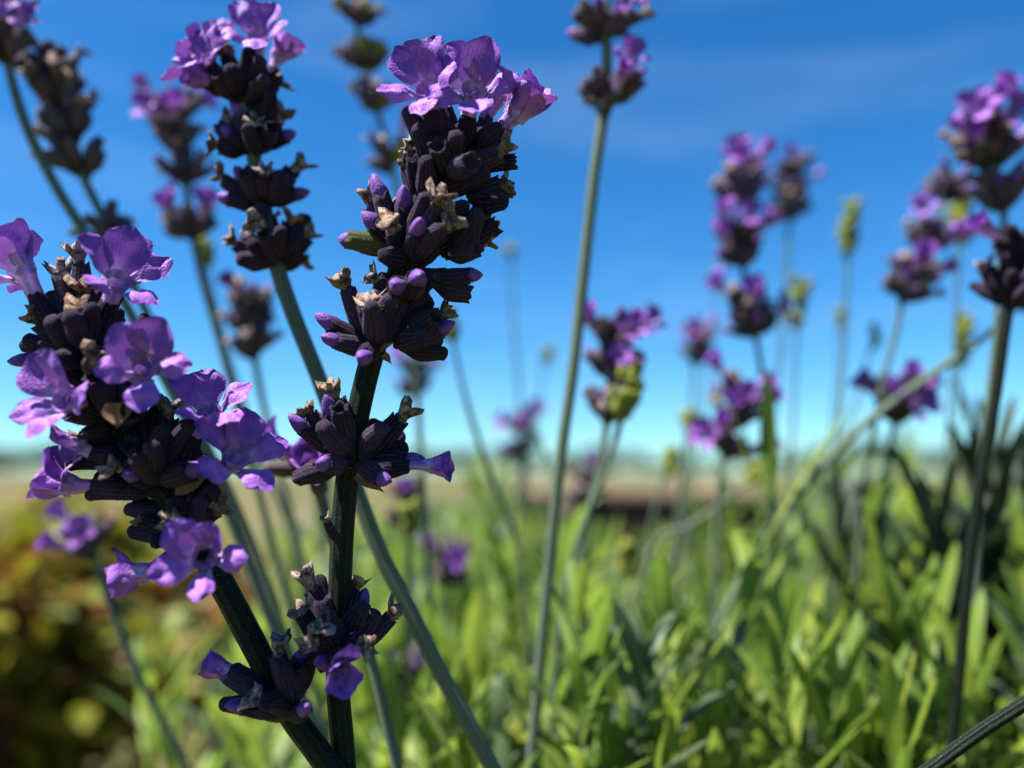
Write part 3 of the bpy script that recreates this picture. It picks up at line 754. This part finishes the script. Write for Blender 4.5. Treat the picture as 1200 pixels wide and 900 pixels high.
# slim stems with tiny green buds (bright ones named by where they stand)
for i, (px, py, d, sx, lb) in enumerate((
        (735, 652, 215, -8, 'bright yellow-green bud on a pale stem in front of the tan ground'),
        (622, 808, 175, -6, 'bright yellow-green bud among the leaves beside the long crossing stem'),
        (604, 880, 165, -3, 'yellow-green bud at leaf height under another yellow-green bud'),
        (808, 492, 230, -14, 'tiny yellow bud on a thin stem against pale sky'),
        (785, 538, 240, -30, 'tiny cream bud at the horizon above the wooden bed'),
        (887, 800, 200, -6, 'small green bud among the densest leaves of the bush'),
        (1062, 800, 190, -10, 'yellow-green bud on a pale slanting stem near the slanting dark bare stem'),
        (955, 815, 185, -4, 'small lime bud between upright leaves'),
        (480, 605, 190, -2, 'small pale green bud beside the upright black stem'))):
    blurred(lb, d, [(px + 2, py - 14), (px, py + 2), (px + sx * 0.4, py + 40), (px + sx, py + 110), (px + sx * 2, py + 240), (px + sx * 2, max(930, py + 300))], bx(0.08, 0.32),
            [(px, py + 8, 9, 0), (px, py + 14, 7, 0)], 0.75, young=True, ln=3.9)
for i, (px, py, d, px2, lb) in enumerate((
        (598, 300, 300, 625, 'faint tall bluish stem between the crowned spike and the tall two-whorled stalk'),
        (528, 390, 190, 610, 'thin stem leaning away beside the crowned spike'),
        (640, 420, 320, 585, 'faint slender stem crossing the horizon next to the tall two-whorled stalk'),
        (985, 380, 300, 960, 'faint slender stem under the tallest pale spike'),
        (1022, 400, 250, 930, 'slender stem leaning toward the compact violet head'),
        (840, 330, 300, 800, 'faint slender stem next to the small pink-violet head'),
        (880, 560, 210, 760, 'green stem leaning across the front of the wooden bed'),
        (240, 300, 200, 350, 'thin grey stem leaning below the peeking violet-topped spike'))):
    q = [(px, py), (px + (px2 - px) * 0.25, py + (640 - py) * 0.35), (px + (px2 - px) * 0.6, py + (640 - py) * 0.7), (px2, 660), (px2 + (px2 - px) * 0.3, 930)]
    blurred(lb, d, q, bx(0.1, 0.36), [(px, py, 7, 0)], 0.85, young=True, ln=3.2)


# ------------------------------------------------------------------ lavender foliage
def blade(Lb, Wb, curve, mat, name='leaf', fold=0.25, nv=8, seed=0, tip=0.15):
    V, Fc, T, U = [], [], [], []
    x, z, th = 0.0, 0.0, 0.0
    for j in range(nv):
        v = j / (nv - 1)
        hw = Wb * 0.5 * (0.55 + 0.45 * sm(v / 0.4)) * math.sqrt(max(0.0, 1 - max(0, (v - 0.6) / 0.41) ** 2))
        for i, uu in enumerate((-1, -0.45, 0, 0.45, 1)):
            V.append(Vector((x + math.cos(th) * fold * hw * (abs(uu) - 0.4), hw * uu, z - math.sin(th) * fold * hw * (abs(uu) - .4) + 0.0))); T.append(v); U.append(uu)
        th = curve * v
        x += math.sin(th) * Lb / (nv - 1); z += math.cos(th) * Lb / (nv - 1)
    for j in range(nv - 1):
        for i in range(4):
            a = j * 5 + i; Fc.append((a, a + 1, a + 6, a + 5))
    return mesh(name, V, Fc, mat, T, U)

BL = [blade(0.034, 0.0038, 0.22, LEAF), blade(0.028, 0.0040, 0.5, LEAF), blade(0.038, 0.0036, 0.10, LEAF), blade(0.022, 0.0034, 0.6, LEAF),
      blade(0.030, 0.0038, 0.4, LEAF_G), blade(0.025, 0.0036, 0.8, LEAF_G)]
BLD = [blade(0.032, 0.0044, 0.4, LEAF_SHADE), blade(0.027, 0.0042, 0.8, LEAF_SHADE)]
def dome(x, y):
    """height of the leaf tips above ground"""
    h = 0.425 - 0.036 * max(0.0, (0.50 - y) / 0.25) ** 1.5 - 0.06 * max(0.0, (y - 0.46) / 0.3) ** 1.3 * math.exp(-((x / max(y, 0.1) - 0.165) / 0.13) ** 4)
    h += 0.010 * sm((y - 0.3) / 0.2)
    h += 0.016 * sm((x / max(y, 0.1) - 0.28) / 0.1)
    q = math.exp(-((x / max(y, 0.1) - 0.165) / 0.135) ** 4)      # a dip through which the wooden bed shows
    h = h * (1 - q) + min(h, 0.448 - 0.113 * y) * q
    h -= 0.16 * max(0.0, (x - 0.50) / 0.3) ** 2 + 0.05 * max(0.0, (-0.03 - x) / 0.12) ** 2
    return h + 0.020 * noise.noise(Vector((x * 9, y * 9, 1.3))) + 0.010 * noise.noise(Vector((x * 24, y * 24, 7.3)))

SHOOTL = {0: 'narrow-leaved green lavender shoot in the sunlit leaf mass'}
def shoot(x, y, h, label, group, n=9, lean=None, lib=None, wd=1.25, ls=1.0):
    b = Vector((x, y, 0)); root = thing('leafy_shoot', label, 'lavender leaves', b, group)
    ln = lean or Vector((rnd(-0.10, 0.10), rnd(-0.08, 0.05), 0))
    top = Vector((x, y, h)) + ln * 0.6
    pts = catmull([Vector((x, y, -0.004)), Vector((x, y, h * 0.5)) + ln * 0.12, top], 4)
    V, Fc, T, U = tube(pts, lambda q: (0.0011 - 0.0004 * q) * ls if q < 0.99 else 0.00015, 6, 4, 0.05, b)
    obj('stem', mesh('stem', V, Fc, STEM_Y, T, U), root)
    lib = lib or (BL[:4] if random.random() < 0.8 else BL[4:])
    a = rnd(0, 6)
    for k in range(n):
        s = 1 - 0.045 * ls * (k / n) / h - 0.003 / h              # along the upper part of the stem
        p = pts[0].lerp(pts[-1], s) if s < 0.5 else pts[4].lerp(pts[8], (s - 0.5) * 2)
        a += math.pi if k % 2 else math.pi / 2 + rnd(-0.3, 0.3)
        ti = R(7 + 30 * (k / n) + rnd(-6, 12))
        dr = Vector((math.cos(a) * math.sin(ti), math.sin(a) * math.sin(ti), math.cos(ti)))
        sc = ls * rnd(0.75, 1.15) * (0.75 if k < 2 else 1)
        obj('leaf', random.choice(lib), root, frame(dr, Vector((-math.sin(a), math.cos(a), 0)), p - b, (wd * sc * rnd(0.85, 1.25), wd * sc * rnd(0.85, 1.25), sc)))

random.seed(23)
cnt = 0; tries = 0
while cnt < 235 and tries < 20000:
    tries += 1
    d = 0.200 + 0.58 * random.random() ** 1.25
    px = rnd(250, 1330)
    x = (px - 600) / F * d; y = d * math.cos(PITCH) + 0.0
    h = dome(x, y)
    if h < 0.2: continue
    # keep the gap between the left stems and the bush open
    lim = 455 + 60 * noise.noise(Vector((y * 7, 0, 2)))
    if px < lim and random.random() > 0.10: continue
    if px < 420 and d < 0.22: continue
    h *= rnd(0.93, 1.06)
    # screen height of the tip
    tipy = 555 + (CAM.z - h) / d * F * 0.98
    if tipy < 570 + rnd(-50, 40) + (70 if 635 < px < 865 else 0): continue
    if tipy > 1000: continue
    near = d < 0.33
    if near: lb, gp = 'green narrow-leaved lavender shoot in the front of the leaf mass', 'leafy shoots in the front of the bush'
    elif d < 0.45: lb, gp = 'green narrow-leaved lavender shoot in the middle of the bush', 'leafy shoots in the middle of the bush'
    else: lb, gp = 'blurred green lavender shoot at the far side of the bush', 'leafy shoots at the far side of the bush'
    shoot(x, y, h, lb, gp, 10)
    cnt += 1
# clump on the right, its shade painted into the leaf colour
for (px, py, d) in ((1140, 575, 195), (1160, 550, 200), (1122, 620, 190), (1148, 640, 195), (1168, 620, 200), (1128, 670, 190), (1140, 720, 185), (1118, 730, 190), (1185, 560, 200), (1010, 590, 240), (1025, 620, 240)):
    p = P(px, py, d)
    shoot(p.x, p.y, p.z, 'leafy shoot with shade painted into its leaves, duskier than the bright leaves around it', 'dark shoots round the black-green stem', 14, Vector((rnd(-.02, .02), 0, 0)), BLD, 0.9)
# broad fresh shoots left of centre
for (px, py, d) in ((592, 545, 200), (575, 560, 230), (610, 600, 210), (500, 700, 230), (455, 720, 240), (520, 760, 210)):
    p = P(px, py, d)
    shoot(p.x, p.y, p.z, 'tall fresh yellow-green lavender shoot rising above its neighbours', 'tall fresh shoots beside the wooden bed', 8)

for (px, py, d) in ((775, 745, 205), (1035, 835, 190), (940, 800, 215), (870, 850, 200), (690, 830, 200), (840, 760, 235), (985, 760, 240), (720, 780, 230), (650, 760, 220), (560, 850, 200)):
    p = P(px, py, d)
    shoot(p.x, p.y, p.z, 'bright lime lavender shoot standing before the leaf mass', 'bright shoots before the leaf mass', 9, Vector((rnd(-.03, .06), 0, 0)), BL[:3], 1.35)
for i in range(46):
    px = 560 + (i * 61.8) % 640 + rnd(-15, 15); py = 690 + 210 * random.random() ** 0.8; d = rnd(140, 190) - (py - 780) * 0.06
    p = P(px, py, d)
    shoot(p.x, p.y, p.z, 'small-leaved green shoot tip at the front edge of the bush', 'small-leaved shoots at the front edge', 10, Vector((rnd(-.03, .05), 0, 0)), None, 1.35, 0.62)
for i in range(13):
    px = 285 + (i * 61.8) % 155 + rnd(-8, 8); py = 880 - 0.9 * (px - 235) * rnd(0.3, 1.0) + rnd(-30, 20); d = rnd(230, 420)
    p = P(px, py, d)
    shoot(p.x, p.y, p.z, 'loose yellow-green shoot between the black stems and the shrub', 'loose shoots between black stems and shrub', 8, Vector((rnd(-.04, .02), 0, 0)))
# leaves deep in the bush, nobody could count them
V, Fc, T, U = [], [], [], []
src = blade(0.030, 0.0042, 0.4, LEAF, 'tmp', nv=4)
sv = [v.co.copy() for v in src.vertices]; sf = [tuple(p.vertices) for p in src.polygons]
random.seed(31); k = 0
while k < 24000:
    x = rnd(-0.16, 0.75); y = rnd(0.235, 0.95)
    hm = dome(x, y)
    if hm < 0.16: continue
    if (600 + x / y * F) < 440 + 40 * noise.noise(Vector((y * 7, 0, 2))): continue
    z = hm * (0.50 + 0.42 * random.random() ** 0.5)
    ti = R(rnd(5, 60)); a = rnd(0, 6.28)
    dr = Vector((math.cos(a) * math.sin(ti), math.sin(a) * math.sin(ti), math.cos(ti)))
    m = frame(dr, rvec(), (x, y, z), (1, 1, rnd(0.7, 1.1)))
    o0 = len(V)
    V += [m @ q for q in sv]; Fc += [tuple(o0 + i for i in f) for f in sf]; T += [0.5] * len(sv); U += [-1, -.45, 0, .45, 1] * (len(sv) // 5)
    k += 1
o = obj('lavender_foliage', mesh('lavender_foliage', V, Fc, LEAF, T, U), None, None, 'stuff')
o['label'] = 'tangled inner leaves deep in the lavender bush'; o['category'] = 'foliage'


# ------------------------------------------------------------------ yellow and red shrub at the left
def oval(Lb, Wb, mat, seed):
    nv = 6; V, Fc, T, U = [], [], [], []
    for j in range(nv):
        v = j / (nv - 1); hw = Wb * 0.5 * max(0.05, math.sin(math.pi * (0.08 + 0.92 * v) ** 0.85)) 
        for uu in (-1, 0, 1):
            V.append(Vector((hw * uu, 0.16 * hw * abs(uu) - 0.25 * Lb * v * v + 0.1 * Wb * noise.noise(Vector((uu, v * 3, seed))), Lb * v))); T.append(v); U.append(uu)
    for j in range(nv - 1):
        for i in range(2):
            a = j * 3 + i; Fc.append((a, a + 1, a + 4, a + 3))
    return mesh('leaf', V, Fc, mat, T, U)
OV = [oval(0.042, 0.026, SHRUB, 1), oval(0.034, 0.022, SHRUB, 2), oval(0.03, 0.02, SHRUB, 3)]
OVR = [oval(0.036, 0.022, SHRUB_R, 4), oval(0.028, 0.018, SHRUB_R, 5)]
random.seed(41)
def shrub_thing(label, c, h, rx, ry, nleaf, red, nst):
    root = thing('shrub', label, 'shrub', Vector((c[0], c[1], 0)), None)
    sv, sf, st, su = [], [], [], []
    for k in range(nst):
        a = rnd(0, 6.28); rr = math.sqrt(random.random())
        top = Vector((math.cos(a) * rx * rr, math.sin(a) * ry * rr, h * rnd(0.7, 0.98) * (1 - 0.35 * rr * rr)))
        pts = catmull([Vector((rnd(-.03, .03), rnd(-.03, .03), -0.01)), top * 0.5 + Vector((0, 0, h * 0.08)), top], 5)
        Vv, Ff, Tt, Uu = tube(pts, lambda q: 0.005 - 0.0035 * q, 6, 4, 0.05)
        obj('branch', mesh('branch', Vv, Ff, BARK, Tt, Uu), root)
        for j in range(nleaf // nst):
            q = rnd(0.3, 1.0); p = pts[int(q * (len(pts) - 1))]
            dr = (rvec() + Vector((0, 0, 0.5)) + (p.normalized() * 0.4)).normalized()
            pp = p + rvec() * rnd(0.01, 0.05)
            low = 1 - p.z / h
            lib = OVR if random.random() < red + 0.5 * low else OV
            s = rnd(0.75, 1.2)
            m = frame(dr, Vector((rnd(-.5, .5), rnd(-.5, .5), 1)), pp, (s, s, s))
            if j < 300 // nst: obj('leaf', random.choice(lib), root, m)
            else:
                me = random.choice(lib); o0 = len(sv)
                # leaves past the first 300 are joined
                (sv, sf, st, su)[0].extend([m @ v.co for v in me.vertices]); sf.extend([tuple(o0 + i for i in f.vertices) for f in me.polygons])
                st.extend([0.5] * len(me.vertices)); su.extend([-1, 0, 1] * (len(me.vertices) // 3))
    if sv: obj('leaf_mass', mesh('leaf_mass', sv, sf, SHRUB_M, st, su), root, None, 'stuff')
shrub_thing('yellow-green garden shrub with red-brown lower leaves', (-0.50, 0.80), 0.50, 0.27, 0.2, 2600, 0.24, 24)
shrub_thing('low russet shrub with red leaves behind the yellow-green one', (-0.42, 1.25), 0.40, 0.30, 0.2, 900, 0.65, 14)
shrub_thing('dark olive shrub farthest back on the planting side of the lawn', (-1.15, 1.75), 0.50, 0.45, 0.3, 1200, 0.05, 14)


# ------------------------------------------------------------------ ground, wooden bed, far trees
me = bpy.data.meshes.new('ground')
V, Fc = [], []
N = 72; rads = [0.0, 0.6, 1.5, 3, 6, 12, 25, 50, 100, 250, 600, 1500]
V.append((0, 0, 0))
for r in rads[1:]:
    for k in range(N): V.append((math.cos(2 * math.pi * k / N) * r, math.sin(2 * math.pi * k / N) * r, 0))
for k in range(N): Fc.append((0, 1 + k, 1 + (k + 1) % N))
for i in range(len(rads) - 2):
    for k in range(N):
        a = 1 + i * N; k2 = (k + 1) % N
        Fc.append((a + k, a + N + k, a + N + k2, a + k2))
g = obj('ground', mesh('ground', V, Fc, GROUND, smooth=False), None, None, 'structure')

def box(x0, x1, y0, y1, z0, z1, bev=0.006):
    V = []; 
    for (z, e) in ((z0, 0), (z1 - bev, 0), (z1, bev)):
        for (x, y) in ((x0 + e, y0 + e), (x1 - e, y0 + e), (x1 - e, y1 - e), (x0 + e, y1 - e)): V.append(Vector((x, y, z)))
    Fc = [(3, 2, 1, 0), (8, 9, 10, 11)]
    for i in range(2):
        for k in range(4): k2 = (k + 1) % 4; Fc.append((i * 4 + k, i * 4 + k2, i * 4 + 4 + k2, i * 4 + 4 + k))
    return V, Fc
bed = thing('raised_bed', 'low weathered wooden raised bed on the dry ground beyond the bush', 'garden bed', Vector((0.72, 5.2, 0)))
BW, BD, BH = 0.70, 0.75, 0.31
bo = bed.location
for k in range(3):
    z0, z1 = k * BH / 3 + 0.001, (k + 1) * BH / 3 - 0.003
    for (x0, x1, y0, y1) in ((-BW, BW, -BD, -BD + 0.06), (-BW, BW, BD - 0.06, BD), (-BW, -BW + 0.06, -BD + 0.062, BD - 0.062), (BW - 0.06, BW, -BD + 0.062, BD - 0.062)):
        V, Fc = box(x0 + rnd(-.004, .004), x1 + rnd(-.004, .004), y0 + rnd(-.003, .0), y1, z0, z1)
        obj('plank', mesh('plank', V, Fc, WOOD_SHADE, smooth=False), bed)
for (x0, x1, y0, y1) in ((-BW - .02, BW + .02, -BD - .02, -BD + 0.16), (-BW - .02, BW + .02, BD - 0.16, BD + .02), (-BW - .02, -BW + 0.16, -BD + 0.162, BD - 0.162), (BW - 0.16, BW + .02, -BD + 0.162, BD - 0.162)):
    V, Fc = box(x0, x1, y0, y1, BH, BH + 0.04); obj('capping_board', mesh('capping_board', V, Fc, WOOD, smooth=False), bed)
V, Fc = box(-BW + .062, BW - .062, -BD + .062, BD - .062, 0.02, BH - 0.02); obj('soil', mesh('soil', V, Fc, SOIL, smooth=False), bed)

# far trees along the horizon
random.seed(5)
def far_tree(x, y, h, rx, label, group):
    root = thing('tree', label, 'tree', Vector((x, y, 0)), group)
    pts = catmull([Vector((0, 0, -0.1)), Vector((rnd(-.2, .2), 0, h * 0.35)), Vector((rnd(-.3, .3), 0, h * 0.75))], 4)
    Vv, Ff, Tt, Uu = tube(pts, lambda q: h * 0.035 * (1 - 0.7 * q), 8, 4, 0.05)
    obj('trunk', mesh('trunk', Vv, Ff, BARK, Tt, Uu), root)
    V, Fc, T, U = [], [], [], []
    cl = [(rvec() * random.random() ** 0.4, rnd(0.18, 0.34)) for _ in range(22)]
    for c, s in cl:
        for _ in range(45):
            p = c * 0.75 + rvec() * s
            q = Vector((p.x * rx, p.y * rx, h * 0.6 + p.z * h * 0.42)); sz = h * 0.06
            a, b = rvec() * sz, rvec() * sz
            o0 = len(V); V += [q - a, q + b, q + a, q - b]; Fc.append((o0, o0 + 1, o0 + 2, o0 + 3)); T += [0, .3, .6, 1]; U += [-1, 0, 1, 0]
    obj('crown', mesh('crown', V, Fc, FARLEAF, T, U, False), root)
for i in range(44):
    px = -60 + i * 31 + rnd(-10, 10); y = rnd(120, 170); h = rnd(3.2, 6.0)
    far_tree((px - 600) / F * y, y, h, h * rnd(0.8, 1.4), 'distant dark green tree in the row along the horizon', 'trees along the horizon')
